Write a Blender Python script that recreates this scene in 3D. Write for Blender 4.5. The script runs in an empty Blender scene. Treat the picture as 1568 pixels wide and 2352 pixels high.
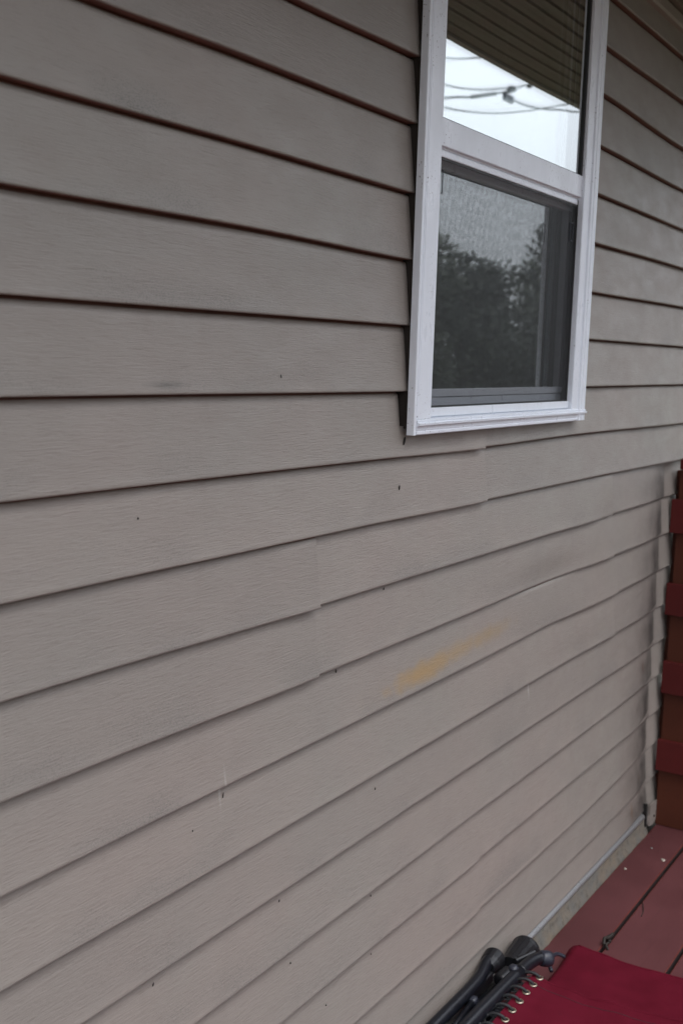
import bpy, bmesh, math, random
from mathutils import Vector, Matrix, noise
R = math.radians
random.seed(7)
sc = bpy.context.scene
col = sc.collection

# ------------------------------------------------------------------ camera
cam_d = bpy.data.cameras.new('camera'); cam = bpy.data.objects.new('camera', cam_d); col.objects.link(cam)
CR = Vector((0.53419675, -0.84480495, 0.0306338)); CU = Vector((0.10071933, 0.09958382, 0.98991852)); CF = Vector((0.8393387, 0.52572584, -0.13828554))
m = Matrix((CR, CU, -CF)).transposed().to_4x4(); m.translation = (0, -0.9708, 0.06065); cam.matrix_world = m
cam_d.sensor_fit = 'VERTICAL'; cam_d.sensor_height = 36; cam_d.sensor_width = 24
cam_d.lens = 2585.32 / 2352 * 36
cam_d.clip_start = 0.02; cam_d.clip_end = 500
cam_d.dof.use_dof = True; cam_d.dof.focus_distance = 1.85; cam_d.dof.aperture_fstop = 7.1
sc.camera = cam

# ------------------------------------------------------------------ world, sun, exposure
SUN_EL, SUN_AZ = R(64), R(210)          # azimuth measured from +Y towards +X
w = bpy.data.worlds.new('World'); sc.world = w; w.use_nodes = True
nt = w.node_tree; nt.nodes.clear()
o_ = nt.nodes.new('ShaderNodeOutputWorld'); bg = nt.nodes.new('ShaderNodeBackground')
sky = nt.nodes.new('ShaderNodeTexSky'); sky.sky_type = 'NISHITA'; sky.sun_disc = False
sky.sun_elevation = SUN_EL; sky.sun_rotation = SUN_AZ; sky.air_density = 1.0; sky.dust_density = 4.0
mx = nt.nodes.new('ShaderNodeMix'); mx.data_type = 'RGBA'; mx.inputs[0].default_value = 0.86
mx.inputs[7].default_value = (7.6, 8.0, 8.65, 1)       # high overcast cloud layer
tc = nt.nodes.new('ShaderNodeTexCoord'); sx = nt.nodes.new('ShaderNodeSeparateXYZ'); nt.links.new(tc.outputs['Generated'], sx.inputs[0])
mr_ = nt.nodes.new('ShaderNodeMapRange'); nt.links.new(sx.outputs[2], mr_.inputs[0])        # overcast sky: zenith brighter than horizon
mr_.inputs[1].default_value = 0; mr_.inputs[2].default_value = 1; mr_.inputs[3].default_value = .62; mr_.inputs[4].default_value = 1.85
vm = nt.nodes.new('ShaderNodeVectorMath'); vm.operation = 'SCALE'
nt.links.new(sky.outputs[0], mx.inputs[6]); nt.links.new(mx.outputs[2], vm.inputs[0]); nt.links.new(mr_.outputs[0], vm.inputs['Scale'])
nt.links.new(vm.outputs[0], bg.inputs[0]); bg.inputs[1].default_value = 0.14
nt.links.new(bg.outputs[0], o_.inputs[0])
sd = bpy.data.lights.new('sun', 'SUN'); sd.energy = 0.6; sd.angle = R(38); sd.color = (1, .96, .92)
sun = bpy.data.objects.new('sun', sd); col.objects.link(sun)
sv = Vector((math.sin(SUN_AZ) * math.cos(SUN_EL), math.cos(SUN_AZ) * math.cos(SUN_EL), math.sin(SUN_EL)))
sun.rotation_euler = sv.to_track_quat('Z', 'Y').to_euler(); sun.location = sv * 20
sc.view_settings.view_transform = 'Standard'; sc.view_settings.look = 'None'
sc.view_settings.exposure = 0.68; sc.view_settings.gamma = 1

# ------------------------------------------------------------------ helpers
def tag(o, label=None, cat=None, group=None, kind=None):
    for k, v in (('label', label), ('category', cat), ('group', group), ('kind', kind)):
        if v: o[k] = v
    return o
def empty(name, loc=(0, 0, 0), parent=None):
    o = bpy.data.objects.new(name, None); col.objects.link(o); o.location = loc; o.empty_display_size = .05
    if parent: o.parent = parent
    return o
class MB:
    def __init__(s): s.v = []; s.f = []; s.m = []
    def add(s, vs, fs, mi=0):
        b = len(s.v); s.v += [tuple(v) for v in vs]; s.f += [tuple(b + i for i in f) for f in fs]; s.m += [mi] * len(fs)
        return s
    def box(s, x0, x1, y0, y1, z0, z1, mi=0, bev=0.0):
        bm = bmesh.new(); bmesh.ops.create_cube(bm, size=1)
        for v in bm.verts: v.co = ((x0 + x1) / 2 + v.co.x * (x1 - x0), (y0 + y1) / 2 + v.co.y * (y1 - y0), (z0 + z1) / 2 + v.co.z * (z1 - z0))
        if bev: bmesh.ops.bevel(bm, geom=bm.edges[:], offset=bev, segments=2, affect='EDGES', profile=.5)
        bm.verts.index_update(); s.add([v.co[:] for v in bm.verts], [[v.index for v in f.verts] for f in bm.faces], mi); bm.free(); return s
    def tube(s, pts, r, n=12, mi=0, caps=True, radii=None):
        pts = [Vector(p) for p in pts]; rings = []; up = Vector((0, 0, 1))
        for i, p in enumerate(pts):
            t = (pts[min(i + 1, len(pts) - 1)] - pts[max(i - 1, 0)]).normalized()
            a = t.cross(up)
            if a.length < 1e-3: a = t.cross(Vector((1, 0, 0)))
            a.normalize(); b = t.cross(a).normalized(); rr = radii[i] if radii else r
            rings.append([p + (a * math.cos(2 * math.pi * k / n) + b * math.sin(2 * math.pi * k / n)) * rr for k in range(n)])
        vs = [v for rg in rings for v in rg]; fs = []
        for i in range(len(rings) - 1):
            for k in range(n): fs.append((i * n + k, i * n + (k + 1) % n, (i + 1) * n + (k + 1) % n, (i + 1) * n + k))
        if caps: fs += [tuple(range(n))[::-1], tuple((len(rings) - 1) * n + k for k in range(n))]
        return s.add(vs, fs, mi)
    def lathe(s, c, axis, prof, n=28, mi=0):   # prof: (distance along axis, radius)
        c = Vector(c); ax = Vector(axis).normalized()
        return s.tube([c + ax * d for d, r in prof], 0, n, mi, True, [max(r, 1e-4) for d, r in prof])
    def extrude(s, prof, a0, a1, axis, mi=0, closed=True):  # profile of 2-D points swept along an axis
        def P(u, v, a): return (a, u, v) if axis == 'x' else ((u, v, a) if axis == 'z' else (u, a, v))
        n = len(prof); vs = [P(u, v, a0) for u, v in prof] + [P(u, v, a1) for u, v in prof]
        fs = [(i, (i + 1) % n, n + (i + 1) % n, n + i) for i in range(n if closed else n - 1)]
        if closed: fs += [tuple(range(n))[::-1], tuple(range(n, 2 * n))]
        return s.add(vs, fs, mi)
    def build(s, name, mats, parent=None, smooth=False, fix=True):
        me = bpy.data.meshes.new(name); me.from_pydata(s.v, [], s.f)
        for q in (mats if isinstance(mats, (list, tuple)) else [mats]): me.materials.append(q)
        me.polygons.foreach_set('material_index', s.m)
        if fix:
            bm = bmesh.new(); bm.from_mesh(me); bmesh.ops.recalc_face_normals(bm, faces=bm.faces); bm.to_mesh(me); bm.free()
        if smooth: me.polygons.foreach_set('use_smooth', [True] * len(me.polygons))
        me.update(); o = bpy.data.objects.new(name, me); col.objects.link(o)
        if parent: o.parent = parent; o.matrix_parent_inverse = Matrix.Translation(-world_loc(parent))
        return o
def world_loc(o):
    v = Vector((0, 0, 0))
    while o is not None:
        if o.type == 'EMPTY': v += o.location
        o = o.parent if o.type == 'EMPTY' else None
    return v
def arc(p0, p1, h, n=10, up=Vector((0, 0, 1))):
    p0, p1 = Vector(p0), Vector(p1)
    return [p0.lerp(p1, i / n) + up * h * math.sin(math.pi * i / n) for i in range(n + 1)]
def spline(ps, n=6):
    ps = [Vector(p) for p in ps]; out = []
    for i in range(len(ps) - 1):
        a, b, c, d = ps[max(i - 1, 0)], ps[i], ps[i + 1], ps[min(i + 2, len(ps) - 1)]
        for k in range(n):
            t = k / n; out.append(.5 * ((2 * b) + (c - a) * t + (2 * a - 5 * b + 4 * c - d) * t * t + (3 * b - a - 3 * c + d) * t ** 3))
    return out + [ps[-1]]

# ------------------------------------------------------------------ materials
class NT:
    def __init__(s, name):
        s.mat = bpy.data.materials.new(name); s.mat.use_nodes = True; s.t = s.mat.node_tree
        s.b = s.t.nodes['Principled BSDF']; s.out = s.t.nodes['Material Output']
        s.co = s.t.nodes.new('ShaderNodeTexCoord').outputs['Object']
    def n(s, typ, **kw):
        nd = s.t.nodes.new(typ)
        for k, v in kw.items():
            if k[0] == 'i' and k[1:].isdigit(): s.set(nd.inputs[int(k[1:])], v)
            else: setattr(nd, k, v)
        return nd
    def set(s, inp, v):
        if isinstance(v, bpy.types.NodeSocket): s.t.links.new(v, inp)
        else: inp.default_value = v
    def mapn(s, sc_, loc=(0, 0, 0)):
        return s.n('ShaderNodeMapping', i0=s.co, i1=loc, i3=sc_).outputs[0]
    def noise(s, scale, detail=3, rough=.55, dist=0, vec=None, sc3=(1, 1, 1), loc=(0, 0, 0)):
        return s.n('ShaderNodeTexNoise', i0=vec or s.mapn(sc3, loc), i2=scale, i3=detail, i4=rough, i8=dist).outputs[0]
    def ramp(s, f, a, b, c0=0., c1=1.):
        return s.n('ShaderNodeMapRange', i0=f, i1=a, i2=b, i3=c0, i4=c1).outputs[0]
    def math(s, op, a, b=0., c=0.):
        return s.n('ShaderNodeMath', operation=op, i0=a, i1=b, i2=c).outputs[0]
    def mix(s, f, a, b, mode='MIX'):
        nd = s.n('ShaderNodeMix', data_type='RGBA', blend_type=mode)
        s.set(nd.inputs[0], f); s.set(nd.inputs[6], c4(a)); s.set(nd.inputs[7], c4(b)); return nd.outputs[2]
    def bump(s, h, strength, dist, prev=None):
        nd = s.n('ShaderNodeBump', i0=strength, i1=dist); s.set(nd.inputs['Height'], h)
        if prev is not None: s.set(nd.inputs['Normal'], prev)
        return nd.outputs[0]
    def done(s, base=None, rough=None, normal=None, **kw):
        if base is not None: s.set(s.b.inputs['Base Color'], c4(base))
        if rough is not None: s.set(s.b.inputs['Roughness'], rough)
        if normal is not None: s.set(s.b.inputs['Normal'], normal)
        for k, v in kw.items(): s.set(s.b.inputs[k.replace('_', ' ')], v)
        return s.mat
def c4(c): return (*c, 1) if isinstance(c, tuple) and len(c) == 3 else c

def m_plain(name, c, rough=.5, var=.15, scale=30, bump=0., metallic=0., spec=.5):
    t = NT(name); f = t.noise(scale, 4)
    base = t.mix(t.ramp(f, .3, .7), tuple(x * (1 - var) for x in c), tuple(min(1, x * (1 + var)) for x in c))
    nrm = t.bump(f, .4, bump) if bump else None
    return t.done(base, t.ramp(f, .3, .7, rough * .85, min(1, rough * 1.15)), nrm, Metallic=metallic, Specular_IOR_Level=spec)

STAINS = [  # centre X, Z, half length, half height, tilt, colour, strength
 (1.86, -.538, .13, .024, .03, (.41, .255, .09), .75), (1.98, -.529, .22, .021, .04, (.38, .25, .11), .6), (2.18, -.521, .12, .020, .03, (.34, .23, .10), .45), (1.96, -.528, .38, .036, .04, (.33, .27, .21), .25),
 (3.325, -.855, .012, .022, 0, (.25, .12, .08), .7), (3.30, -1.31, .012, .03, 0, (.26, .15, .08), .6), (3.36, -1.22, .012, .02, 0, (.24, .16, .08), .5),
 (1.255, -.575, .0035, .034, -.0, (.50, .46, .43), .6), (2.42, -.705, .004, .030, 0, (.55, .52, .50), .5),
 (1.12, .015, .05, .006, 0, (.10, .09, .08), .55)]
def m_siding():
    t = NT('vinyl_siding')
    grain = t.noise(1, 3, .6, .6, sc3=(34, 34, 430)); fine = t.noise(1, 2, .5, 0, sc3=(120, 120, 900), loc=(3, 1, 2))
    low = t.noise(2.2, 4, .55); mid = t.noise(9, 4, .6, sc3=(1, 1, 2.2))
    sep = t.n('ShaderNodeSeparateXYZ', i0=t.co); X, Z = sep.outputs[0], sep.outputs[2]
    base = t.mix(t.ramp(low, .35, .65), (.328, .282, .250), (.310, .284, .252))
    base = t.mix(t.ramp(mid, .35, .7, 0, .30), base, (.27, .235, .21))
    tone = t.n('ShaderNodeAttribute', attribute_name='tone').outputs['Fac']
    base = t.mix(t.ramp(tone, 0, 1, 0, .45), base, (.262, .232, .208))      # each panel weathered a little differently
    base = t.mix(t.ramp(grain, .55, .70, 0, .24), base, (.20, .165, .145))
    # height inside its own course, 0 at the lip
    fr = t.math('FRACT', t.math('ADD', t.math('DIVIDE', Z, .1143), 40.0))
    # mildew: clouds of tiny dark specks, thickest just above each lip
    sp = t.noise(1, 3, .7, sc3=(330, 330, 520)); reg = t.noise(1, 3, .6, sc3=(3.2, 3.2, 6.5), loc=(5, 2, 9))
    hm = t.ramp(fr, .02, .55, 1, .25)
    msk = t.math('MULTIPLY', t.math('MULTIPLY', t.ramp(reg, .47, .66), hm), t.ramp(sp, .50, .64))
    base = t.mix(t.math('MULTIPLY', msk, .62), base, (.10, .095, .088))
    haze_ = t.math('MULTIPLY', t.ramp(reg, .45, .7), t.ramp(fr, 0, .4, .30, 0))
    base = t.mix(haze_, base, (.19, .185, .175))
    # runs of grime coming down from the laps
    run = t.math('MULTIPLY', t.ramp(t.noise(1, 3, .6, sc3=(26, 26, 1.6), loc=(1, 7, 3)), .58, .75, 0, .22), t.ramp(fr, 1, .3, 1, 0))
    base = t.mix(run, base, (.21, .17, .15))
    wob = t.noise(30, 3)
    for (cx, cz, rx, rz, tl, c, s_) in STAINS:
        dx = t.math('DIVIDE', t.math('SUBTRACT', X, cx), rx)
        zc = t.math('ADD', t.math('MULTIPLY', t.math('SUBTRACT', X, cx), tl), cz)
        dz = t.math('DIVIDE', t.math('SUBTRACT', Z, zc), rz)
        d = t.math('SQRT', t.math('ADD', t.math('MULTIPLY', dx, dx), t.math('MULTIPLY', dz, dz)))
        f = t.ramp(t.math('ADD', d, t.math('ADD', t.ramp(wob, .3, .7, -.22, .22), t.ramp(grain, .35, .65, -.05, .05))), .15, 1.1, s_, 0)
        base = t.mix(f, base, c)
    # darkening towards the heat-buckled ends beside the fence, course by course
    end_dark = t.math('MULTIPLY', t.math('POWER', t.ramp(X, 3.05, 3.40), 2.0), t.ramp(X, 3.462, 3.474, 1, 0))
    end_dark = t.math('MULTIPLY', t.math('MULTIPLY', end_dark, t.ramp(Z, -.225, -.30)), t.ramp(fr, 1.0, .55, .15, 1))
    end_dark = t.math('MULTIPLY', end_dark, t.ramp(t.noise(14, 3, loc=(2, 0, 5)), .25, .6, .45, 1))
    base = t.mix(t.math('MULTIPLY', end_dark, .85), base, (.040, .036, .034))
    nrm = t.bump(grain, .65, .0013); nrm = t.bump(fine, .2, .0004, nrm); nrm = t.bump(t.noise(5, 2), .25, .006, nrm)
    return t.done(base, t.ramp(mid, .3, .7, .42, .60), nrm, Specular_IOR_Level=.42)
def m_white_vinyl(name='white_vinyl', c=(.84, .87, .93)):
    t = NT(name); f = t.noise(40, 4, .6, sc3=(1, 1, .35)); sp = t.noise(260, 2); rg = t.noise(9, 3)
    base = t.mix(t.ramp(f, .35, .75, 0, .30), c, tuple(x * .80 for x in c))
    base = t.mix(t.math('MULTIPLY', t.ramp(sp, .66, .72), t.ramp(rg, .5, .62)), base, (.12, .09, .08))
    return t.done(base, t.ramp(f, .3, .7, .25, .42), t.bump(t.noise(1, 2, sc3=(300, 300, 12)), .08, .0005))
def m_paint_wood(name, c, edge=False):
    t = NT(name); g = t.noise(1, 4, .6, .8, sc3=(5, 60, 60)); low = t.noise(3.5, 4, .6); sp = t.noise(90, 3, .6)
    base = t.mix(t.ramp(low, .35, .65), tuple(x * .85 for x in c), tuple(x * 1.12 for x in c))
    base = t.mix(t.ramp(g, .55, .75, 0, .35), base, tuple(x * .65 for x in c))
    base = t.mix(t.ramp(sp, .66, .75, 0, .55), base, (.03, .018, .015))
    n1 = t.bump(g, .35, .0012)
    return t.done(base, t.ramp(low, .3, .7, .5, .72), t.bump(sp, .15, .0006, n1), Specular_IOR_Level=.3)
def m_mortar():
    t = NT('foundation_mortar'); a = t.noise(45, 5, .65); b = t.noise(12, 3, loc=(4, 0, 0)); c = t.noise(220, 3)
    base = t.mix(t.ramp(b, .4, .62), (.155, .15, .135), (.20, .165, .125)); base = t.mix(t.ramp(a, .52, .66, 0, .75), base, (.09, .085, .07))
    base = t.mix(t.ramp(c, .62, .72, 0, .6), base, (.03, .025, .02))
    return t.done(base, .85, t.bump(a, .8, .004))
def m_glass(name, ior, rough=0.0, bow=0.):
    t = NT(name); t.t.nodes.remove(t.b)
    gl = t.n('ShaderNodeBsdfGlossy'); gl.inputs['Color'].default_value = (.93, .96, .96, 1); gl.inputs['Roughness'].default_value = rough
    tr = t.n('ShaderNodeBsdfTransparent'); tr.inputs[0].default_value = (.93, .96, .95, 1)
    dif = t.n('ShaderNodeBsdfDiffuse'); dif.inputs[0].default_value = (.5, .5, .5, 1)
    lw = t.n('ShaderNodeLayerWeight', i0=.5); fac = t.math('ADD', t.math('MULTIPLY', t.math('POWER', lw.outputs[1], 3.0), .45), ior)
    mx_ = t.n('ShaderNodeMixShader', i0=fac, i1=tr.outputs[0], i2=gl.outputs[0])
    dirt = t.math('MULTIPLY', t.ramp(t.noise(70, 3, .6), .6, .75, .004, .07), t.ramp(t.noise(8, 2), .45, .6, .3, 1))
    m2 = t.n('ShaderNodeMixShader', i0=dirt, i1=mx_.outputs[0], i2=dif.outputs[0])
    t.t.links.new(m2.outputs[0], t.out.inputs[0]); return t.mat
def m_screen():
    t = NT('insect_mesh'); sep = t.n('ShaderNodeSeparateXYZ', i0=t.co); p = .00146
    wob = t.ramp(t.noise(2.0, 1), 0, 1, -.0008, .0008); wz = t.ramp(t.noise(45, 2), 0, 1, -.0016, .0016)
    fx = t.math('FRACT', t.math('DIVIDE', t.math('ADD', sep.outputs[0], wob), p)); fz = t.math('FRACT', t.math('DIVIDE', t.math('ADD', sep.outputs[2], wz), p))
    mk = t.math('MAXIMUM', t.math('LESS_THAN', fx, .25), t.math('LESS_THAN', fz, .24))
    dust = t.ramp(t.noise(400, 2), .72, .76)
    mk = t.math('MAXIMUM', mk, t.math('MULTIPLY', dust, .6))
    base = t.mix(dust, (.035, .035, .037), (.25, .25, .24))
    t.done(base, .5, Alpha=mk); return t.mat
def m_fabric():
    t = NT('red_sling_fabric'); wv = t.n('ShaderNodeTexWave', i0=t.mapn((900, 1, 1)), i1=1.0).outputs[0]
    f = t.noise(14, 4); w2 = t.noise(1, 2, sc3=(1400, 300, 300))
    base = t.mix(t.ramp(f, .35, .7), (.088, .0045, .013), (.108, .006, .017))
    fl = t.noise(1, 4, .7, 1.2, sc3=(14, 60, 60), loc=(0, 3, 0)); base = t.mix(t.ramp(fl, .68, .76, 0, .45), base, (.05, .012, .018))
    return t.done(base, .75, t.bump(w2, .5, .0006), Specular_IOR_Level=.08)
def m_leaf(name, a, b):
    t = NT(name); f = t.noise(1.3, 3); g = t.noise(12, 2)
    base = t.mix(t.ramp(f, .35, .65), a, b); base = t.mix(t.ramp(g, .4, .7, 0, .5), base, tuple(x * .6 for x in a))
    return t.done(base, .6)
def m_ground():
    t = NT('lawn'); f = t.noise(1.1, 5); g = t.noise(60, 4, .7)
    base = t.mix(t.ramp(f, .35, .65), (.045, .06, .022), (.075, .085, .035)); base = t.mix(t.ramp(g, .5, .7, 0, .6), base, (.03, .03, .015))
    return t.done(base, .9, t.bump(g, .8, .03))

M = dict(
 siding=m_siding(), white=m_white_vinyl(), dimvinyl=m_plain('shaded_vinyl', (.13, .13, .145), .5), greyvinyl=m_white_vinyl('sash_vinyl', (.55, .57, .62)),
 deck=m_paint_wood('deck_paint', (.098, .031, .033)), deckedge=m_paint_wood('deck_edge_paint', (.11, .024, .020)),
 fence=m_paint_wood('fence_paint', (.088, .009, .008)), stain=m_paint_wood('old_wood_stain', (.080, .020, .009)),
 lapshade=m_plain('lap_shade_vinyl', (.20, .100, .076), .55, .15, 20), boardside=m_plain('gap_shade_side', (.022, .010, .009), .9), mortar=m_mortar(), dark=m_plain('dark_void', (.012, .010, .009), .9), sheath=m_plain('sheathing', (.035, .027, .022), .9),
 flap=m_white_vinyl('corner_vinyl', (.40, .41, .42)),
 gasket=m_plain('gasket', (.02, .019, .018), .6), soffit=m_plain('soffit_panel', (.24, .21, .175), .6, .08, 8),
 fascia=m_plain('fascia_metal', (.42, .41, .38), .45, .06, 6), roof=m_plain('shingles', (.06, .055, .05), .9, .4, 60, .005),
 glass=m_glass('window_glass', .46), glass2=m_glass('inner_glass', .55), glass3=m_glass('lower_inner_glass', .20), screen=m_screen(),
 tube=m_plain('black_tube', (.007, .008, .012), .33, .2, 60), plastic=m_plain('black_plastic', (.009, .009, .011), .42, .2, 80, .0004),
 capgrey=m_plain('grey_plastic', (.026, .028, .040), .35, .15, 70), cord=m_plain('bungee_cord', (.014, .015, .017), .6, .3, 700),
 brass=m_plain('grommet_metal', (.42, .36, .28), .38, .2, 300, metallic=.9), webbing=m_plain('black_webbing', (.008, .008, .009), .8),
 fabric=m_fabric(), fabricdark=m_plain('dark_thread', (.035, .004, .008), .8), wire=m_plain('power_cable', (.05, .05, .045), .6), leafa=m_leaf('foliage', (.026, .038, .018), (.042, .052, .026)),
 leafb=m_leaf('dark_foliage', (.020, .030, .018), (.032, .040, .022)), bark=m_plain('bark', (.09, .07, .05), .9, .3, 25, .01),
 lawn=m_ground(), room=m_plain('room_paint', (.10, .095, .09), .8), blind=m_plain('blind_slat', (.28, .27, .25), .5),
 speck=m_plain('dark_speck', (.02, .014, .012), .8), petal=m_plain('dry_petal', (.50, .45, .38), .7), leafd=m_plain('dry_leaf', (.022, .016, .012), .7))

# ------------------------------------------------------------------ ground
g = MB().add([(-120, -120, -2.0), (120, -120, -2.0), (120, 120, -2.0), (-120, 120, -2.0)], [(0, 1, 2, 3)]).build('ground', M['lawn'])
tag(g, kind='structure')

# ------------------------------------------------------------------ house
S = .1143
XA, XB = -1.6, 4.7
house = tag(empty('house', (XA, .03, -1.423)), 'house with warped beige lap siding and a white framed window above the red deck', 'house')
DEV = {-7: [(2.665, -1.3), (3.294, .5)], -6: [(2.667, 5.3), (3.326, -8)], -5: [(1.397, -9.3), (1.757, -4.5), (2.674, 1.4), (3.355, -6.9)],
 -4: [(.992, -3), (1.278, 1.4), (1.762, 0), (2.67, 4.2), (3.383, -.2)], -3: [(.848, -.9), (1.282, 1), (1.756, -1.4), (2.669, 3.2), (3.411, 5.1)],
 -2: [(.846, 2.3), (1.285, 4.2), (1.759, -.4), (2.66, 1.4), (3.441, 5.3)], -1: [(.844, 0), (1.759, .7), (2.664, 2.5), (3.471, 2.7)],
 0: [(.843, 3.2), (1.76, 0), (2.669, 1.9), (3.501, 2.5)], 1: [(.841, 1.9), (2.064, -2.0), (2.608, 1.3), (3.532, -3.1)],
 2: [(.839, 1.3), (2.627, 1.8), (3.562, -3.4)], 3: [(.838, 2.5), (1.487, .7), (2.646, 1.8), (2.925, 3.5)], 4: [(.836, -1), (1.493, -1.4), (2.665, 1.5), (2.948, .8)],
 5: [(.835, -.8), (1.277, -.2), (2.683, 4.3), (3.382, 6.4)], 6: [(.833, -3.2), (1.314, -5.4), (2.703, -.1), (3.18, .7)], 7: [(2.721, 2.4), (3.383, 0)],
 8: [(2.741, -1.2), (3.391, 1.8)], 9: [(2.76, -1.2), (3.391, -4.5)], 10: [(2.781, -11.4), (3.402, 2.2)], 11: [(2.955, -1.6), (3.383, 1.1)]}
def dev(k, X):
    ps = DEV.get(k)
    if not ps: return 0
    if X <= ps[0][0]: return ps[0][1] / 1000
    if X >= ps[-1][0]: return ps[-1][1] / 1000
    for (a, u), (b, v) in zip(ps, ps[1:]):
        if a <= X <= b:
            t = (X - a) / (b - a); t = t * t * (3 - 2 * t); return (u + (v - u) * t) / 1000
def sm(a, b, x):
    t = max(0, min(1, (x - a) / (b - a))); return t * t * (3 - 2 * t)
def warp(k, X, t):   # t: 0 at the course's top, 1 at its lip.  Heat-buckled vinyl near the fence
    y = 0.0
    if k >= 3:
        u = max(0, min(1, (X - 3.17) / .295)); f = (.35 if k >= 12 else (.75 if k == 11 else 1)) * (.8 + .2 * t)
        y += f * .025 * u ** 2.4 - f * .015 * sm(3.466, 3.520, X)
    if k == 4: y += .0095 * math.exp(-((X - 2.50) / .20) ** 2) * sm(.45, .92, t)
    if k == 6: y += .004 * math.exp(-((X - 2.75) / .22) ** 2) * sm(.4, .9, t)
    if k == 3: y += .009 * math.exp(-((X - 2.87) / .045) ** 2) * t ** 2
    if k == 5: y += .004 * math.exp(-((X - 2.45) / .2) ** 2) * t ** 2
    y += .0016 * noise.noise(Vector((X * 1.7, k * 3.1, 0))) + .0007 * noise.noise(Vector((X * 6, k * 5.3, 4)))
    return y
SPL = {1: [2.0845], 2: [2.1125], 3: [1.489, 2.913], 4: [1.4946, 2.9446], 9: [2.1646], 10: [2.18], 5: [3.0], 6: [3.0], 7: [.55], 8: [.56], 11: [1.1], 12: [1.1], -1: [.4], -2: [.41], -3: [3.55], -4: [3.55]}
sid = MB(); TONE = []; trnd = random.Random(5)
KMIN, KMAX = -9, 12
def zlip(k, X): return (-k * S if k < 12 else -1.3475) + dev(k, X)
for k in range(KMIN, KMAX + 1):
    segs = []
    cuts = [XA] + SPL.get(k, []) + [XB]
    for i in range(len(cuts) - 1):
        segs.append((cuts[i], cuts[i + 1], i < len(cuts) - 2))
    inwin = k <= 0
    parts = []
    for a, b, over in segs:
        if inwin:
            if a < 1.757: parts.append((a, min(b, 1.757), over and b <= 1.757))
            if b > 2.60: parts.append((max(a, 2.60), b, over))
        else: parts.append((a, b, over))
    for a, b, over in parts:
        a0 = a
        if any(abs(a - q) < 1e-6 for q in SPL.get(k, [])): a = a - .03
        xs = [a]; x = a
        while True:
            st = .012 if 2.95 < x < 3.6 else .03
            x += st
            if k == 1:
                for e in (1.7449, 1.7451, 2.6001, 2.6003):
                    if xs[-1] < e < x: xs.append(e)
            if x >= b - .004: break
            if x > xs[-1]: xs.append(x)
        xs.append(b)
        PR = [(-.06, .022), (0, .0200), (.018, .0185), (.034, .0148), (.055, .0131), (.14, .0118), (.3, .0096), (.5, .0070), (.7, .0044), (.86, .0022), (.94, .0009), (.975, 0), (.992, .0004), (1.0, .0016), (1.0, .0038), (.998, .013), (.995, .026)]
        n = len(PR); rows = []
        for x in xs:
            oy = -.0017 * sm(b - .5, b - .05, x) if over else 0.0
            if x < a0 + 1e-6: oy += .0006
            if over and k in (3, 1): oy -= .0035 * sm(b - .13, b, x)
            if over: oz = -.0030 * sm(b - .5, b - .05, x)
            else: oz = 0
            zl = zlip(k, x) + oz; zt = zlip(k - 1, x) if k - 1 >= KMIN else zl + S
            if 3 <= k < 12: zl += zl * max(0, warp(k, x, 1) - .004) * 1.0
            if 4 <= k: zt += zt * max(0, warp(k - 1, x, 1) - .004) * 1.0
            if k == 1 and 1.745 < x < 2.6002: cut = -.062
            else: cut = None
            row = []
            for (t, y) in PR:
                z = zt + (zl - zt) * t
                yy = y
                if cut is not None and z > cut: z = cut
                row.append((x, yy + warp(k, x, max(0, t)) + oy, z))
            rows.append(row)
        vs = [v for r_ in rows for v in r_]; fs = []
        for i in range(len(rows) - 1):
            for j in range(n - 1): fs.append((i * n + j, (i + 1) * n + j, (i + 1) * n + j + 1, i * n + j + 1))
        tn = trnd.uniform(0, 1); tn = {3: (.9 if b < 1.6 else (0 if b < 3 else 1)), 4: (.8 if b < 1.6 else .3), 2: (.1 if b < 2.2 else .6)}.get(k, tn)
        TONE += [tn] * len(fs); sid.add(vs, fs); sid.m[-len(fs):] = [(1 if (q % (n - 1)) in (0, 1, 2, n - 3, n - 2) else 0) for q in range(len(fs))]  # lap undersides and grooves carry the red-brown under-lap shadow as colour
wall = sid.build('siding_wall', [M['siding'], M['lapshade']], house, smooth=True, fix=False)
at_ = wall.data.attributes.new('tone', 'FLOAT', 'FACE'); at_.data.foreach_set('value', TONE)
wall['label'] = 'beige wood-grain lap siding, mildew spotted, buckled near the fence'
# sheathing behind the siding, with the window opening
sh = MB(); y0, y1 = .058, .13
sh.box(XA, 1.775, y0, y1, -1.42, 1.3); sh.box(2.585, XB, y0, y1, -1.42, 1.3); sh.box(1.775, 2.585, y0, y1, -1.42, -.062); sh.box(1.775, 2.585, y0, y1, 1.0, 1.3)
sh.box(1.758, 1.775, .0, .09, -.066, 1.0); sh.box(2.585, 2.598, .016, .09, -.066, 1.0)
sh.build('wall_sheathing', M['sheath'], house)
rm = MB(); rx0, rx1, ry0, ry1, rz0, rz1 = .4, 4.5, .135, 3.2, -1.4, 1.28
rm.box(rx0 - .05, rx0, ry0, ry1, rz0, rz1); rm.box(rx1, rx1 + .05, ry0, ry1, rz0, rz1); rm.box(rx0, rx1, ry1, ry1 + .05, rz0, rz1)
rm.box(rx0, rx1, ry0, ry1, rz0 - .05, rz0); rm.box(rx0, rx1, ry0, ry1, rz1, rz1 + .05)
rm.build('room_walls', M['room'], house)
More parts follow.
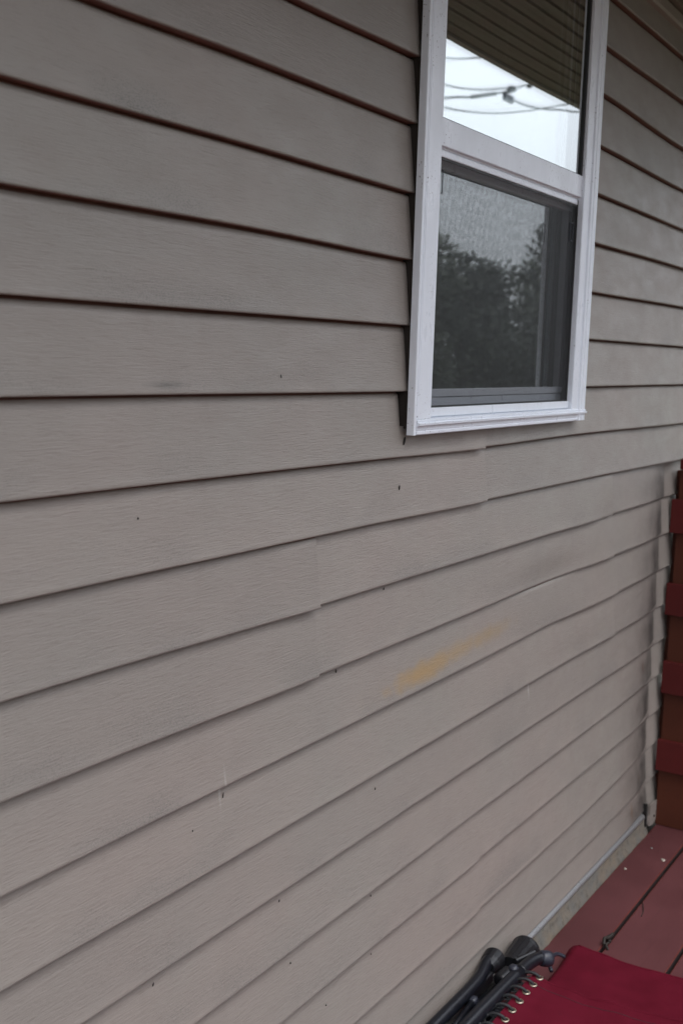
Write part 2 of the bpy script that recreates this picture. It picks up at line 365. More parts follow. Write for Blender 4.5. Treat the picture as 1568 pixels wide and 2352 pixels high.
# other outside walls and roof
ow = MB(); ow.box(XA, XA + .1, .14, 4, -2, 1.3); ow.box(XB - .1, XB, .14, 4, -2, 1.3); ow.box(XA, XB, 4, 4.1, -2, 1.3)
ow.build('outer_wall', M['siding'], house)
rf = MB(); rf.add([(XA - .4, -.72, 1.13), (XB + .4, -.72, 1.13), (XB + .4, 2.1, 2.2), (XA - .4, 2.1, 2.2), (XB + .4, 4.6, 1.25), (XA - .4, 4.6, 1.25)], [(0, 1, 2, 3), (3, 2, 4, 5)])
roof = rf.build('roof', M['roof'], house); md = roof.modifiers.new('t', 'SOLIDIFY'); md.thickness = .04
# soffit: long V-grooved boards running along the eave
sf = MB(); y = .013; ZS = 1.0135
prof = [(y + .05, ZS + .012)]
while y > -.655:
    wv = .105
    prof += [(y, ZS), (y - .034, ZS), (y - .037, ZS + .009), (y - .044, ZS + .009), (y - .047, ZS), (y - wv + .012, ZS), (y - wv + .009, ZS + .011), (y - wv + .003, ZS + .011)]
    y -= wv
prof += [(-.66, ZS), (-.66, ZS + .03), (.06, ZS + .03)]
prof = [(a, b) for a, b in prof if a >= -.6601]
sf.extrude(prof, XA - .4, XB + .4, 'x'); sf.build('soffit', M['soffit'], house)
fa = MB(); fa.extrude([(-.662, ZS - .006), (-.685, ZS - .006), (-.690, ZS - .001), (-.690, ZS + .135), (-.662, ZS + .135)], XA - .4, XB + .4, 'x'); fa.build('fascia', M['fascia'], house)
fz = MB(); fz.extrude([(.012, .972), (-.006, .974), (-.010, .980), (-.010, 1.004), (-.004, 1.010), (.012, 1.010)], XA, XB, 'x'); fz.build('frieze_trim', M['siding'], house)
# starter strip and foundation face
st = MB(); st.extrude([(.012, -1.3500), (.004, -1.3510), (-.0015, -1.3535), (-.0040, -1.358), (-.0040, -1.363), (-.0015, -1.3675), (.004, -1.370), (.012, -1.3710)], XA, 3.405, 'x')
st.build('starter_strip', M['flap'], house, smooth=True)
fd = MB(); xs = [XA + i * .02 for i in range(int((3.45 - XA) / .02) + 1)]
rows = []
for x in xs:
    nz = noise.noise(Vector((x * 9, 0, 0))) * .004 + noise.noise(Vector((x * 31, 2, 0))) * .002
    rows.append([(x, .012, -1.366), (x, .004 + nz * .4, -1.374 + nz * .4), (x, .003 + nz * .6, -1.395), (x, -.002 - abs(nz), -1.412), (x, -.006 - abs(nz) * 1.5, -1.4215 + nz * .3), (x, -.006, -1.47)])
n = 6; fd.add([v for r_ in rows for v in r_], [(i * n + j, (i + 1) * n + j, (i + 1) * n + j + 1, i * n + j + 1) for i in range(len(rows) - 1) for j in range(n - 1)])
fd.build('foundation_edge', M['mortar'], house, smooth=True)
fb = MB(); fb.box(XA, XB, .02, .13, -2.0, -1.42); fb.build('foundation_wall', M['mortar'], house)
# curled lower end of the corner strip, with its nail
cf = MB(); nseg = 10; pv = []
for i in range(nseg + 1):
    a = math.pi * i / nseg; pv.append((3.490 - .040 * math.cos(a) * 1.0, -1.395 - .020 * math.sin(a)))
pv = pv + [(3.53, -1.340), (3.45, -1.340)]
cf.add([(x, .0 - .006 * ((x - 3.45) / .08), z) for x, z in pv] + [(x, .004 - .006 * ((x - 3.45) / .08), z) for x, z in pv],
       [tuple(range(len(pv))), tuple(range(len(pv), 2 * len(pv)))[::-1]] + [(i, (i + 1) % len(pv), len(pv) + (i + 1) % len(pv), len(pv) + i) for i in range(len(pv))])
cfl = cf.build('corner_flap', M['siding'], house)
nl = MB(); nl.lathe((3.505, -.004, -1.388), (0, -1, 0), [(0, .004), (.0025, .004), (.003, .002)], 12); nl.build('nail', M['speck'], cfl)
gp = MB(); gp.box(3.425, 3.433, -.002, .01, -1.400, -1.325); gp.build('dark_joint', M['dark'], house)
# dark specks stuck on the siding: measured (X, Z, size mm, tilt)
SPK = [(1.7562, -.0879, 6.0, 2.4, .5), (1.7503, -.1714, 3.8, 1.5, .1), (1.7162, -.3512, 2.0, 1.0, .3), (1.5647, -.4687, 2.8, 1.2, .0), (1.2607, -.589, 3.4, .9, .25), (1.1874, -.6173, 1.3, .9, 0),
 (1.706, -.7214, 2.0, 1.0, .2), (1.4134, -.8182, 2.0, .9, .2), (1.449, -.942, 1.6, 1.1, 0), (1.71, -.9309, 2.0, 1.0, -.2), (1.561, -1.0733, 1.5, 1.0, 0),
 (1.7181, -1.0502, 1.5, .8, 0), (1.1107, -.8161, 2.2, 1.0, .4), (1.3732, .0264, 2.2, .8, -.4), (1.0717, -.1551, 1.3, 1.1, 0)]
for (X, Z, a, b, tl) in SPK:
    s_ = MB(); k = math.ceil(-Z / S); t = 1 - ((Z + k * S) / S); y = .013 * (1 - t) - .0012
    pts = []
    for i in range(5):
        u = (i / 4 - .5); pts.append((X + u * a * tl * .002, y + warp(k, X, t), Z + u * a * .002 * 1.2))
    s_.tube(pts, 0, 7, radii=[b * .0004, b * .0009, b * .001, b * .0008, b * .0003]); s_.build('dirt_speck', M['speck'], wall, smooth=True)

# ------------------------------------------------------------------ window
XL0, XL1, XR0, XR1 = 1.7485, 1.812, 2.515, 2.598
win = tag(empty('window', (2.17, -.01, -.076), house), 'white vinyl single-hung window, sky and wires mirrored in the upper pane')
def wbuild(mb, name, mat, parent=None, smooth=False): return mb.build(name, mat, parent or win, smooth)
cs = MB()
ZT = .985
# left stile of the casing (profile in X,Y swept along Z)
cs.extrude([(1.7485, -.006), (1.7485, -.0195), (1.7495, -.0205), (1.7560, -.0205), (1.7566, -.0195), (1.7574, -.0195), (1.7580, -.0208), (1.7605, -.0208), (1.7612, -.0197), (1.7620, -.0197), (1.7632, -.0208),
            (1.8110, -.0200), (1.8120, -.0190), (1.8120, .045), (1.790, .045), (1.790, -.004)], -.0485, ZT, 'z')
cs.extrude([(1.7485, -.006), (1.7485, -.0195), (1.7495, -.0205), (1.7568, -.0205), (1.7568, -.006)], -.0768, -.0486, 'z')
# right stile: flat, then ribs stepping out
cs.extrude([(2.5150, -.004), (2.5150, -.0175), (2.5165, -.0195), (2.5465, -.0205), (2.5480, -.0185), (2.5510, -.0185), (2.5525, -.0235), (2.5600, -.0245), (2.5640, -.0190), (2.5700, -.0180), (2.5730, -.0225), (2.5820, -.0235),
            (2.5850, -.0190), (2.5880, -.0185), (2.5900, -.0215), (2.5965, -.0210), (2.5980, -.0190), (2.5980, .002), (2.560, .002), (2.560, -.004)], -.0760, ZT, 'z')
# sill piece (profile in Y,Z swept along X)
cs.extrude([(-.006, -.0765), (-.0200, -.0765), (-.0212, -.0750), (-.0212, -.0705), (-.0202, -.0698), (-.0202, -.0692), (-.0215, -.0680), (-.0222, -.0610), (-.0270, -.0595), (-.0275, -.0560), (-.0225, -.0540), (-.0235, -.0515), (-.0200, -.0490), (-.0060, -.0482), (-.006, -.070)], 1.7572, 2.5970, 'x')
cs.box(1.80, 2.56, -.006, .05, -.068, -.0468)
cs.box(1.775, 2.585, -.015, .05, ZT, 1.005, bev=.002)
wbuild(cs, 'window_casing', M['white'])
us = empty('upper_sash', (2.16, -.008, .48), win)
mr = MB(); mr.extrude([(-.0125, .4785), (-.0115, .4795), (.02, .4795), (.02, .4262), (-.0035, .4262), (-.0035, .4288), (-.0055, .4288), (-.0055, .4318), (-.0115, .4318), (-.0125, .4330)], 1.8125, 2.5155, 'x')
mr.build('meeting_rail', M['white'], us)
gk = MB(); gk.box(2.5075, 2.5148, -.0118, -.0060, .4797, .95); gk.box(1.8122, 1.8165, -.0118, -.006, .4797, .95); gk.box(1.8165, 2.5075, -.0098, -.0060, .4797, .4812)
gk.build('glass_gasket', M['gasket'], us)
def pane(name, x0, x1, z0, z1, y, mat, parent, bowx=0., bowz=0., tilt=0., tiltz=0., twist=0.):
    p = MB(); nx, nz = 24, 24
    vs = []
    for j in range(nz + 1):
        for i in range(nx + 1):
            u, v = i / nx * 2 - 1, j / nz * 2 - 1
            vs.append((x0 + (x1 - x0) * i / nx, y + bowx * (1 - u * u) * (1 - v * v) + tilt * u + tiltz * v + twist * v * (.5 - .5 * u), z0 + (z1 - z0) * j / nz))
    p.add(vs, [(j * (nx + 1) + i, j * (nx + 1) + i + 1, (j + 1) * (nx + 1) + i + 1, (j + 1) * (nx + 1) + i) for j in range(nz) for i in range(nx)])
    return p.build(name, mat, parent, smooth=True, fix=False)
pane('glass_pane', 1.8165, 2.5075, .4800, .95, -.0075, M['glass'], us, bowx=.0005)
pane('inner_glass_pane', 1.8165, 2.5075, .4800, .95, .006, M['glass2'], us, bowx=-.0006, twist=.0009)
ls = empty('lower_sash', (2.16, .03, -.045), win)
sa = MB()
sa.box(1.8125, 2.547, .022, .035, -.039, -.0142, bev=.001); sa.box(1.8125, 2.547, .020, .035, -.0128, .0015, bev=.001)
st2 = MB(); st2.box(2.526, 2.5465, .020, .035, .002, .405, bev=.0015); st2.build('right_stile', M['dimvinyl'], ls); sa.box(1.8125, 1.838, .020, .035, .002, .405, bev=.0015); sa.box(1.8125, 2.547, .020, .035, .405, .425, bev=.001)  # right stile uses a darker vinyl, recess shade put into its colour
sa.build('sash_frame', M['greyvinyl'], ls)
jl = MB(); jl.box(2.548, 2.60, -.002, .05, -.038, .4255); jl.build('jamb_liner', M['gasket'], ls)
pane('glass_pane', 1.838, 2.524, .0015, .405, .028, M['glass'], ls, bowx=.0006)
pane('inner_glass_pane', 1.838, 2.524, .0015, .405, .040, M['glass3'], ls, bowx=-.0005)
sn = empty('insect_screen', (2.16, -.006, -.046), win)
fr = MB(); fr.box(1.8122, 2.5145, -.0105, -.002, -.0462, -.0305, bev=.0012); fr.build('screen_frame', M['white'], sn); fr = MB(); fr.box(1.8122, 2.5110, -.0065, -.001, .4150, .4258, bev=.0015)
fr.build('screen_frame', M['white'], sn)
sp = MB(); sp.box(2.5112, 2.5148, -.0065, .000, -.0304, .4255); sp.build('side_channel', M['gasket'], sn)
sp = MB(); sp.box(1.8122, 2.511, -.0050, -.0030, -.0302, -.0268); sp.build('screen_spline', M['gasket'], sn)
sp = MB(); sp.box(1.8122, 2.511, -.0050, -.0030, .4105, .4148); sp.build('screen_spline', M['gasket'], sn)
scr = MB(); scr.add([(1.8122, -.004, -.0266), (2.511, -.004, -.0266), (2.511, -.004, .4104), (1.8122, -.004, .4104)], [(0, 1, 2, 3)]); scr.build('screen_mesh', M['screen'], sn)
for (x, z) in ((2.484, .352), (1.838, .372)):
    tb = MB(); a, b = .0075, .020
    for (p, q) in (((x - a, z - b), (x + a, z - b)), ((x + a, z - b), (x + a, z + b)), ((x + a, z + b), (x - a, z + b)), ((x - a, z + b), (x - a, z - b))):
        tb.tube([(p[0], -.006, p[1]), (q[0], -.006, q[1])], .0011, 6)
    tb.build('pull_tab', M['capgrey'], sn)
# raised blind inside the dark room
bl = tag(empty('window_blind', (2.16, .12, .96)), 'dim raised blind with a looped cord behind the upper pane', 'blind')
b1 = MB(); b1.box(1.82, 2.53, .10, .135, .93, .965, bev=.003); b1.build('headrail', M['blind'], bl)
for i in range(4):
    b2 = MB(); b2.box(1.825, 2.525, .105, .13, .915 - i * .018, .9162 - i * .018); b2.build('slat', M['blind'], bl)
b3 = MB(); b3.tube(spline([(2.34, .11, .93), (2.341, .11, .78), (2.335, .11, .72), (2.345, .11, .69), (2.36, .11, .70), (2.355, .11, .725), (2.343, .11, .73), (2.346, .11, .93)]), .0011, 6); b3.build('cord', M['blind'], bl)

# ------------------------------------------------------------------ deck
DZ = -1.423
deck = tag(empty('deck', (1.2, -1.5, -2.0)), 'dark red painted board deck along the foot of the siding', 'deck')
db = MB(); ys = [(-.0065, -.1270), (-.1355, -.2995)]; y = -.3080
while y > -4.2: ys.append((y, y - .164)); y -= .172
for i, (a, b) in enumerate(ys):
    x = XA; L_ = 3.66
    bm = bmesh.new(); bmesh.ops.create_cube(bm, size=1)
    x0, x1, z0, z1 = XA, 4.6, DZ - .030, DZ + (0.0008 * ((i * 7) % 3 - 1) if i else 0)
    for v in bm.verts: v.co = ((x0 + x1) / 2 + v.co.x * (x1 - x0), (a + b) / 2 + v.co.y * (a - b), (z0 + z1) / 2 + v.co.z * (z1 - z0))
    ed = [e for e in bm.edges if abs(e.verts[0].co.x - e.verts[1].co.x) > 1]
    before = set(bm.faces); r_ = bmesh.ops.bevel(bm, geom=ed, offset=.004, segments=3, affect='EDGES', profile=.5)
    nf = set(r_['faces']); bm.verts.index_update()
    top = [f for f in bm.faces if f.normal.z > .95 and f.calc_area() > .2]
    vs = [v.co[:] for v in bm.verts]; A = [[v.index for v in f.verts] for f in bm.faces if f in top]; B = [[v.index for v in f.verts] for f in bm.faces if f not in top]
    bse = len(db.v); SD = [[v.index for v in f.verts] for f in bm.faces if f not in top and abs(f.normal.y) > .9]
    db.add(vs, A, 0); db.f += [tuple(bse + q for q in f) for f in B]; db.m += [2 if f in SD else 1 for f in B]; bm.free()  # board sides coloured near-black to stand for shade in the gaps
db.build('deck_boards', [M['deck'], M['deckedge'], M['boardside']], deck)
jo = MB()
for i in range(16): jo.box(XA + .1 + i * .4, XA + .14 + i * .4, -4.2, -.01, DZ - .17, DZ - .0305)
jo.box(XA, 4.6, -4.33, -4.29, DZ - .19, DZ - .02); jo.build('joists', M['stain'], deck)
for x in (XA + .2, 1.0, 2.6, 4.4):
    pp = MB(); pp.box(x, x + .09, -4.15, -4.06, -2.0, DZ - .17); pp.build('deck_post', M['stain'], deck)

# ------------------------------------------------------------------ privacy fence standing on the deck, square to the wall
fence = tag(empty('privacy_fence', (3.55, -.8, DZ)), 'dark red board privacy fence standing against the right end of the siding', 'fence')
FY0, FY1 = .004, -2.6
fs_ = MB()
for i, (z0, z1) in enumerate([(-.259, -.226), (-.460, -.354), (-.722, -.621), (-.977, -.873), (-1.233, -1.132)]):
    fs_.box(3.503, 3.522, FY1, FY0 + [-.012, .007, .004, -.002, -.002][i], z0, z1, bev=.0015)
fs_.build('front_boards', M['fence'], fence)
fb_ = MB()
for (z0, z1) in [(-.375, -.268), (-.640, -.440), (-.892, -.702), (-1.150, -.957), (-1.422, -1.213)]:
    fb_.box(3.561, 3.580, FY1, FY0 + .012, z0, z1, bev=.0015)
fb_.build('back_boards', M['stain'], fence)
for y in (.0, -1.25, -2.5):
    pb = MB(); pb.box(3.5225, 3.5605, y - .09 - (.004 if y == 0 else 0), y - (.004 if y == 0 else 0), DZ + .001, -.262, bev=.002); pb.build('post', M['stain'], fence)
bb = MB(); bb.box(3.5225, 3.5600, FY1, -.1, DZ + .002, DZ + .09, bev=.002); bb.build('bottom_rail', M['fence'], fence)

# ------------------------------------------------------------------ folded lounge chair lying on the deck
ch = tag(empty('folding_recliner', (2.1, -.28, DZ)), 'folded black tube recliner with laced crimson sling lying on the deck', 'folding chair')
t_ = MB(); t_.tube(spline([(1.62, -.068, -1.303), (1.997, -.075, -1.300), (2.235, -.0815, -1.300)], 5), .0155, 20); t_.build("laced_frame_tube", M["tube"], ch, smooth=True)
t2 = MB(); t2.tube(spline([(2.20, -.081, -1.301), (2.27, -.083, -1.301), (2.315, -.092, -1.303), (2.343, -.108, -1.309)], 5), .0140, 18); t2.build('inner_frame_tube', M['tube'], ch, smooth=True)
sl = MB(); sl.lathe((2.232, -.0815, -1.300), (1, -.02, 0), [(0, .0159), (.001, .0166), (.005, .0166), (.006, .0159)], 20); sl.build('tube_collar', M['plastic'], ch, smooth=True)
ec = MB(); ec.lathe((2.322, -.094, -1.304), (.75, -.62, -.22), [(0, .0150), (.004, .0180), (.022, .0183), (.029, .0155), (.033, .007), (.0335, .0005)], 22); ec.build('end_cap', M['capgrey'], ch, smooth=True)
t3 = MB(); t3.tube(spline([(1.6, -.018, -1.298), (1.947, -.022, -1.296), (2.13, -.022, -1.296), (2.20, -.012, -1.292), (2.232, -.010, -1.290)], 6), .0140, 18); t3.build('rear_frame_tube', M['tube'], ch, smooth=True)
t4 = MB(); t4.tube([(1.6, -.050, -1.305), (1.969, -.052, -1.303), (2.068, -.044, -1.303)], .0062, 12); t4.build('link_bar', M['tube'], ch, smooth=True)
e4 = MB(); e4.lathe((2.062, -.045, -1.303), (1, .05, 0), [(0, .007), (.003, .0095), (.016, .0095), (.022, .006), (.023, .0005)], 16); e4.build('link_cap', M['capgrey'], ch, smooth=True)
hc = MB(); hc.lathe((2.205, -.014, -1.300), (1, .04, .05), [(0, .018), (.02, .024), (.045, .026), (.052, .022), (.055, .001)], 24)
hc.box(2.09, 2.21, -.030, .0, -1.330, -1.305, bev=.004); hc.build('rear_foot_cup', M['plastic'], ch, smooth=False)
hg = MB(); hg.lathe((2.175, -.058, -1.305), (.9, -.12, .1), [(0, .012), (.004, .018), (.010, .0165), (.014, .018), (.020, .0165), (.024, .018), (.030, .0165), (.040, .017), (.044, .012)], 22); hg.build('hinge_barrel', M['plastic'], ch, smooth=True)
h2 = MB(); h2.lathe((2.208, -.071, -1.292), (.95, -.2, .1), [(0, .010), (.006, .0125), (.014, .0125), (.019, .009), (.021, .001)], 18); h2.build('hinge_cap', M['capgrey'], ch, smooth=True)
rc = MB(); rc.lathe((2.275, -.040, -1.325), (1, .05, -.06), [(0, .026), (.03, .029), (.075, .033), (.096, .0355), (.100, .0365), (.106, .0365), (.108, .033), (.100, .030), (.060, .026), (.059, .0005)], 30)
for a in range(0, 180, 22):
    ca, sa_ = math.cos(R(a)), math.sin(R(a)); rc.tube([(2.292, -.040 + ca * .0275, -1.326 + sa_ * .0275), (2.368, -.036 + ca * .0345, -1.330 + sa_ * .0345)], .0016, 6)
rc.build('front_foot_cup', M['plastic'], ch, smooth=False)
ar = MB(); ar.box(2.25, 2.335, -.075, -.055, -1.325, -1.305, bev=.005); ar.tube([(2.27, -.055, -1.300), (2.325, -.078, -1.296)], .006, 10); ar.build('hinge_bracket', M['plastic'], ch)
# added tube stack filling the shadow under the top frame, down to the deck
lo = MB()
for (y, z, r) in ((-.030, -1.345, .012), (-.085, -1.350, .012), (-.030, -1.392, .012), (-.095, -1.395, .012)):
    lo.tube([(1.6, y, z), (2.20 if z < -1.37 else 2.26, y - .003, z)], r, 14)
for x in (1.75, 2.08): lo.box(x, x + .02, -.11, -.02, DZ + .002, -1.31, bev=.003)
lo.build('shadow_filler_tubes', M['tube'], ch, smooth=True)
wb = MB(); wb.add([(1.6, -.092, -1.318), (2.215, -.095, -1.318), (2.225, -.135, -1.322), (1.6, -.15, -1.322)], [(0, 1, 2, 3)]); o = wb.build('webbing', M['webbing'], ch); o.modifiers.new('t', 'SOLIDIFY').thickness = .002
tb = MB(); tb.tube(spline([(2.352, -.112, -1.345), (2.372, -.098, -1.338), (2.40, -.094, -1.336), (2.425, -.098, -1.340), (2.44, -.11, -1.35)], 5), .0048, 10); tb.build('bent_rod', M['capgrey'], ch, smooth=True)
def sheet(name, f, nu, nv, th, parent=ch):
    p = MB(); p.add([f(i / nu, j / nv) for j in range(nv + 1) for i in range(nu + 1)], [(j * (nu + 1) + i, j * (nu + 1) + i + 1, (j + 1) * (nu + 1) + i + 1, (j + 1) * (nu + 1) + i) for j in range(nv) for i in range(nu)])
    o = p.build(name, M['fabric'], parent, smooth=True, fix=False); return o
def lower(u, v):     # u towards the fence (+X), v away from the wall
    far = 2.238 + .034 * v + .012 * math.sin(v * 3.1)
    x = 1.58 + (far - 1.58) * u; y = -.1095 - .006 * math.sin((u) * 60) * (1 - v) ** 8 * 0 - v * .46
    z = -1.305 - .016 * math.sin(math.pi * min(1, v * 1.2)) + .0022 * math.sin(v * 30 + u * 2) * (1 - v) + .007 * noise.noise(Vector((x * 5, y * 11, 0))) + .0025 * noise.noise(Vector((x * 18, y * 30, 5)))
    return (x, y, z)
ls_ = sheet('laced_sling', lower, 60, 40, .0018)
hm_ = MB(); hm_.tube([tuple(Vector(lower(1, i / 40)) + Vector((0, 0, -.002))) for i in range(41)], .0048, 8); hm_.build('hem', M['fabric'], ls_, smooth=True)
hm_ = MB(); hm_.tube([tuple(Vector(lower(.952, i / 40)) + Vector((0, 0, .0001))) for i in range(41)], .0008, 6); hm_.build('seam', M['fabricdark'], ls_, smooth=True)
def upper(u, v):
    x = 2.20 + (2.560 + .030 * v - 2.20) * u; y = -.082 - .014 * (1 - u) - v * .50
    z = -1.362 - .010 * math.sin(math.pi * v) + .004 * math.sin(u * 5 + v * 2) - .016 + .008 * noise.noise(Vector((x * 6, y * 9, 3))) + .0025 * noise.noise(Vector((x * 25, y * 18, 8)))
    if v < .04: z -= .050 * (1 - v / .04) ** 2 * (.35 + .65 * (1 - u)); y += .004 * (1 - v / .04)
    return (x, y, z)
us_ = sheet('folded_sling_layer', upper, 50, 75, .0018)
hm_ = MB(); hm_.tube([tuple(Vector(upper(1, .04 + i / 42)) + Vector((0, 0, -.001))) for i in range(41)], .0032, 8); hm_.build('hem', M['fabric'], us_, smooth=True)
def under(u, v):
    return (2.10 + (2.50 + .03 * v - 2.10) * u, -.125 - v * .46, -1.398 + .003 * math.sin(u * 9 + v * 4))
sheet('bottom_sling_layer', under, 20, 20, .003)
for i in range(12):
    gx = 2.240 - i * .0372; gy = -.1260 - .0005 * (i % 2); gz = lower((gx - 1.58) / .66, .035)[2] + .0008
    gm = MB(); n = 22; vs = []; fs = []
    prof = [(.0050, .0000), (.0054, .0016), (.0072, .0023), (.0088, .0014), (.0094, .0)]
    for k in range(n):
        a = 2 * math.pi * k / n; vs += [(gx + math.cos(a) * r_, gy + math.sin(a) * r_, gz + h) for r_, h in prof]
    for k in range(n):
        for j in range(4): fs.append((k * 5 + j, ((k + 1) % n) * 5 + j, ((k + 1) % n) * 5 + j + 1, k * 5 + j + 1))
    gm.add(vs, fs); go = gm.build('grommet', M['brass'], ch, smooth=True)
    hl = MB(); hl.lathe((gx, gy, gz - .0005), (0, 0, 1), [(0, .0051), (.0006, .0051)], 16); hl.build('eyelet_hole', M['dark'], go)
    cd = MB()
    tx = gx - .014
    # over the tube, down round its far side, and back under to the next eyelet
    pts = [(gx, gy, gz - .004), (gx - .0005, gy + .002, gz + .003), (gx - .003, gy + .011, gz + .0085), (gx - .006, gy + .024, gz + .009), (tx + .005, gy + .034, gz + .004), (tx + .003, -.0905, -1.304), (tx, -.086, -1.311), (tx - .004, -.090, -1.3175), (gx - .030, -.118, -1.318)]
    cd.tube(spline(pts, 5), .0035, 8)
    cd.build('bungee_cord', M['cord'], ch, smooth=True)
    c2 = MB(); c2.tube(spline([(tx + .004, -.094, -1.305), (tx + .012, -.103, -1.307), (tx + .018, -.110, -1.310), (tx + .026, -.122, -1.3145)], 3), .0013, 6); c2.build('lacing_strand', M['cord'], ch, smooth=True)

# ------------------------------------------------------------------ bits lying on the deck
def petal(x, y, a, b, rot, name, label, cat, mat, group=None):
    p = MB(); n = 10; vs = [(0, 0, .0022)]
    for k in range(n):
        t = 2 * math.pi * k / n; vs.append((math.cos(t) * a * (1 + .15 * math.sin(3 * t)), math.sin(t) * b, .0006 + .0010 * math.sin(2 * t)))
    p.add(vs, [(0, 1 + k, 1 + (k + 1) % n) for k in range(n)]); o = p.build(name, mat, None, smooth=True, fix=False)
    o.modifiers.new('t', 'SOLIDIFY').thickness = .0008
    o.location = (x, y, DZ + .0012); o.rotation_euler = (0, 0, rot); tag(o, label, cat, group); return o
petal(3.270, -.107, .0095, .006, .6, 'fallen_petal', 'larger pale dry petal close to the seam of the red boards', 'petal', M['petal'], 'pale petals fallen on the deck')
petal(3.142, -.032, .0065, .0042, .2, 'fallen_petal', 'small pale dry petal midway across the board nearest the wall', 'petal', M['petal'], 'pale petals fallen on the deck')
petal(3.331, -.052, .0042, .003, 1.2, 'fallen_petal', 'tiny greyish petal nearest the fence on the red deck', 'petal', M['blind'], 'pale petals fallen on the deck')
dl = MB()
dl.tube(spline([(2.670, -0.132, DZ + .006), (2.685, -0.127, DZ + .016), (2.702, -0.132, DZ + .012), (2.715, -0.138, DZ + .018), (2.725, -0.132, DZ + .008), (2.712, -0.125, DZ + .004), (2.700, -0.138, DZ + .004)], 5), .0042, 8)
dl.tube(spline([(2.660, -0.146, DZ + .002), (2.668, -0.138, DZ + .010), (2.685, -0.140, DZ + .008)], 4), .0030, 7)
o = dl.build('curled_leaf', M['leafd'], None, smooth=True); tag(o, 'crumpled blackish dead leaf caught in the deck seam beside the crimson sling', 'leaf')
tw = MB(); tw.tube(spline([(2.963, -.140, DZ + .002), (2.943, -.148, DZ + .004), (2.915, -.157, DZ + .002), (2.886, -.161, DZ + .001)], 5), .0011, 6)
o = tw.build('fallen_twig', M['leafd'], None, smooth=True); tag(o, 'thin curved twig lying across the second red board', 'twig')

# ------------------------------------------------------------------ street side, seen mirrored in the panes, plus unseen light-blocking trees
def tree(name, x, y, h, rad, mat, label, seed, n=5200, group=None):
    rnd = random.Random(seed); t = tag(empty(name, (x, y, -2.0)), label, 'tree', group)
    tr = MB(); tr.tube(spline([(x, y, -2.0), (x + .1, y, -2 + h * .3), (x - .05, y + .1, -2 + h * .6), (x, y, -2 + h * .85)], 4), 0, 10, radii=[.16 - .13 * i / 12 for i in range(13)])
    cl = []
    for i in range(18):
        a = rnd.uniform(0, 6.28); e = rnd.uniform(.12, .9); rr = rad * rnd.uniform(.3, .8) * (1.1 - abs(e - .5))
        c = Vector((x + math.cos(a) * rr, y + math.sin(a) * rr, -2 + h * e)); cl.append((c, rad * rnd.uniform(.28, .5)))
        tr.tube(spline([(x, y, -2 + h * e * .55), ((x + c.x) / 2, (y + c.y) / 2, -2 + h * e * .8), c[:]], 3), 0, 6, radii=[.06 - .007 * j for j in range(7)])
    cl.append((Vector((x, y, -2 + h * .82)), rad * .5))
    tr.build('trunk', M['bark'], t, smooth=True)
    cr = MB()
    for i in range(n):
        c, r0 = cl[rnd.randrange(len(cl))]
        d = Vector((rnd.gauss(0, 1), rnd.gauss(0, 1), rnd.gauss(0, 1))).normalized() * r0 * rnd.random() ** .4
        p = c + d; s_ = rnd.uniform(.04, .10) * (rad / 2) ** .5 * 1.3
        u = Vector((rnd.gauss(0, 1), rnd.gauss(0, 1), rnd.gauss(0, 1))).normalized(); v = u.orthogonal().normalized()
        cr.add([p - u * s_, p + v * s_ * .55, p + u * s_, p - v * s_ * .55], [(0, 1, 2, 3)])
    cr.build('crown', mat, t, fix=False)
specs = [(27.5, -14.2, 5.3, 2.3, 0, 'broad tree mirrored at the left side of the screened pane'), (30.6, -14.0, 5.2, 2.0, 1, 'rounded tree mirrored second from the left in the screened pane'), (34.0, -14.6, 4.9, 2.4, 1, 'low tree mirrored at the dip in the treeline of the screened pane'),
 (37.9, -14.2, 6.0, 2.2, 0, 'tall tree mirrored toward the right of the screened pane'), (41.5, -15, 7.3, 2.6, 1, 'tallest tree at the right end of the mirrored row'), (24.0, -13, 4.9, 2.3, 0, 'tree at the left end of the mirrored row'),
 (15, -18, 11.0, 4.6, 1, 'unseen tree added to cut low light, well left of the mirrored row'), (8, -15, 11.5, 4.8, 0, 'unseen tree added to cut low light, opposite the middle of the deck'), (-1, -13, 11, 4.8, 1, 'unseen tree added to cut low light, facing the left end of the house'), (-9, -10, 10, 4.5, 0, 'unseen tree added to cut low light, farthest left of the house')]  # these tall trees are unseen, added to cut low-angle light on the wall
for i, (x, y, h, r_, mm, lab) in enumerate(specs): tree('tree', x, y, h, r_, M['leafa' if mm == 0 else 'leafb'], lab, 11 + i, group='trees across the yard')
# overhead service cables mirrored in the upper pane
YW = -7.0
def cable(name, pts, r, label, y=YW):
    c = MB(); P = [(p[0], y, p[1]) for p in pts]
    a, b = Vector(P[0]), Vector(P[1]); P = [tuple(a - (b - a).normalized() * q) for q in (6, 3, 1.2, .5)] + P
    e, f = Vector(P[-2]), Vector(P[-1]); P = P[:-1] + [tuple(e.lerp(f, q)) for q in (.15, .4, .7, 1)]
    c.tube(spline(P, 5), r, 8); o = c.build(name, M['wire'], None, smooth=True); tag(o, label, 'cable', 'overhead cables across the yard'); return o
cable('overhead_cable', [(15.18, 4.41), (15.72, 4.52), (16.28, 4.65), (18, 5.1), (22, 6.2)], .011, 'highest thin cable mirrored near the eave line', -7.2)
cable('overhead_cable', [(15.16, 4.01), (15.7, 4.08), (16.17, 4.16), (16.73, 4.28), (17.21, 4.4), (17.49, 4.46), (17.97, 4.59), (18.23, 4.67), (22, 5.9)], .011, 'thin sagging cable mirrored just above the thick splice')
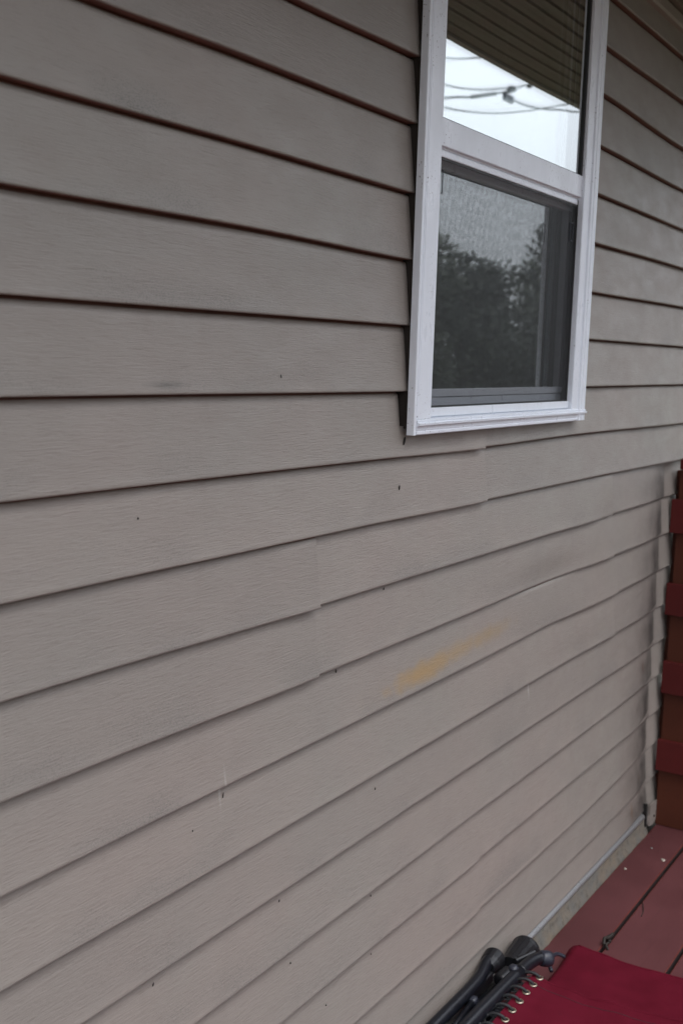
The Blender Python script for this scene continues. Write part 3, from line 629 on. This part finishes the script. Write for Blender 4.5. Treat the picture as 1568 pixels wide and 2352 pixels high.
cable('overhead_cable', [(15.19, 3.72), (15.79, 3.79), (16.43, 3.89), (17.29, 4.05), (18.02, 4.21), (18.6, 4.34), (19.2, 4.49), (20.06, 4.7), (20.71, 4.84), (25, 6)], .012, 'pale lowest cable mirrored in a shallow curve', -7.1)
sp_ = tag(empty('cable_splice', (17.4, YW, 4.3)), 'thick spliced service cable with a junction box mirrored in the upper pane', 'cable splice', 'overhead cables across the yard')
a_ = MB(); a_.tube(spline([(8, YW, 2.3), (12, YW, 3.05), (14.3, YW, 3.60), (14.8, YW, 3.73), (15.18, YW, 3.82), (15.62, YW, 3.93), (16.09, YW, 4.03), (16.55, YW, 4.155), (17.04, YW, 4.29), (17.45, YW, 4.40)], 5), .015, 8); a_.build('service_cable', M['wire'], sp_, smooth=True)
a_ = MB(); a_.tube(spline([(16.09, YW, 4.03), (16.4, YW, 4.114), (16.75, YW, 4.21), (17.04, YW, 4.29)], 4), 0, 10, radii=[.014] + [.028] * 11 + [.014]); a_.build('splice_sleeve', M['wire'], sp_, smooth=True)
a_ = MB(); a_.tube([(17.40, YW, 4.38), (17.5, YW, 4.44), (17.62, YW, 4.47), (17.68, YW, 4.46)], 0, 9, radii=[.02, .055, .05, .02]); a_.build('clamp', M['dark'], sp_, smooth=True)
a_ = MB(); a_.box(17.28, 17.60, YW - .03, YW + .03, 4.24, 4.35, bev=.015); a_.build('junction_box', M['capgrey'], sp_)
a_ = MB(); a_.tube(spline([(17.5, YW, 4.33), (17.58, YW, 4.31), (17.93, YW, 4.31), (18.39, YW, 4.34), (19.0, YW, 4.41), (19.55, YW, 4.5), (20.09, YW, 4.56), (20.74, YW, 4.67), (21.4, YW, 4.79), (22.5, YW, 5.0), (25, YW, 5.6)], 5), .015, 8); a_.build('drop_cable', M['wire'], sp_, smooth=True)
a_ = MB(); a_.tube(spline([(17.66, YW, 4.45), (17.89, YW, 4.55), (18.04, YW, 4.61), (18.21, YW, 4.63), (18.54, YW, 4.72), (18.75, YW, 4.71)], 5), .006, 7); a_.build('jumper_wire', M['wire'], sp_, smooth=True)
a_ = MB(); a_.tube([(18.12, YW, 4.60), (18.2, YW, 4.63), (18.32, YW, 4.66)], 0, 8, radii=[.01, .035, .01]); a_.build('connector', M['wire'], sp_, smooth=True)
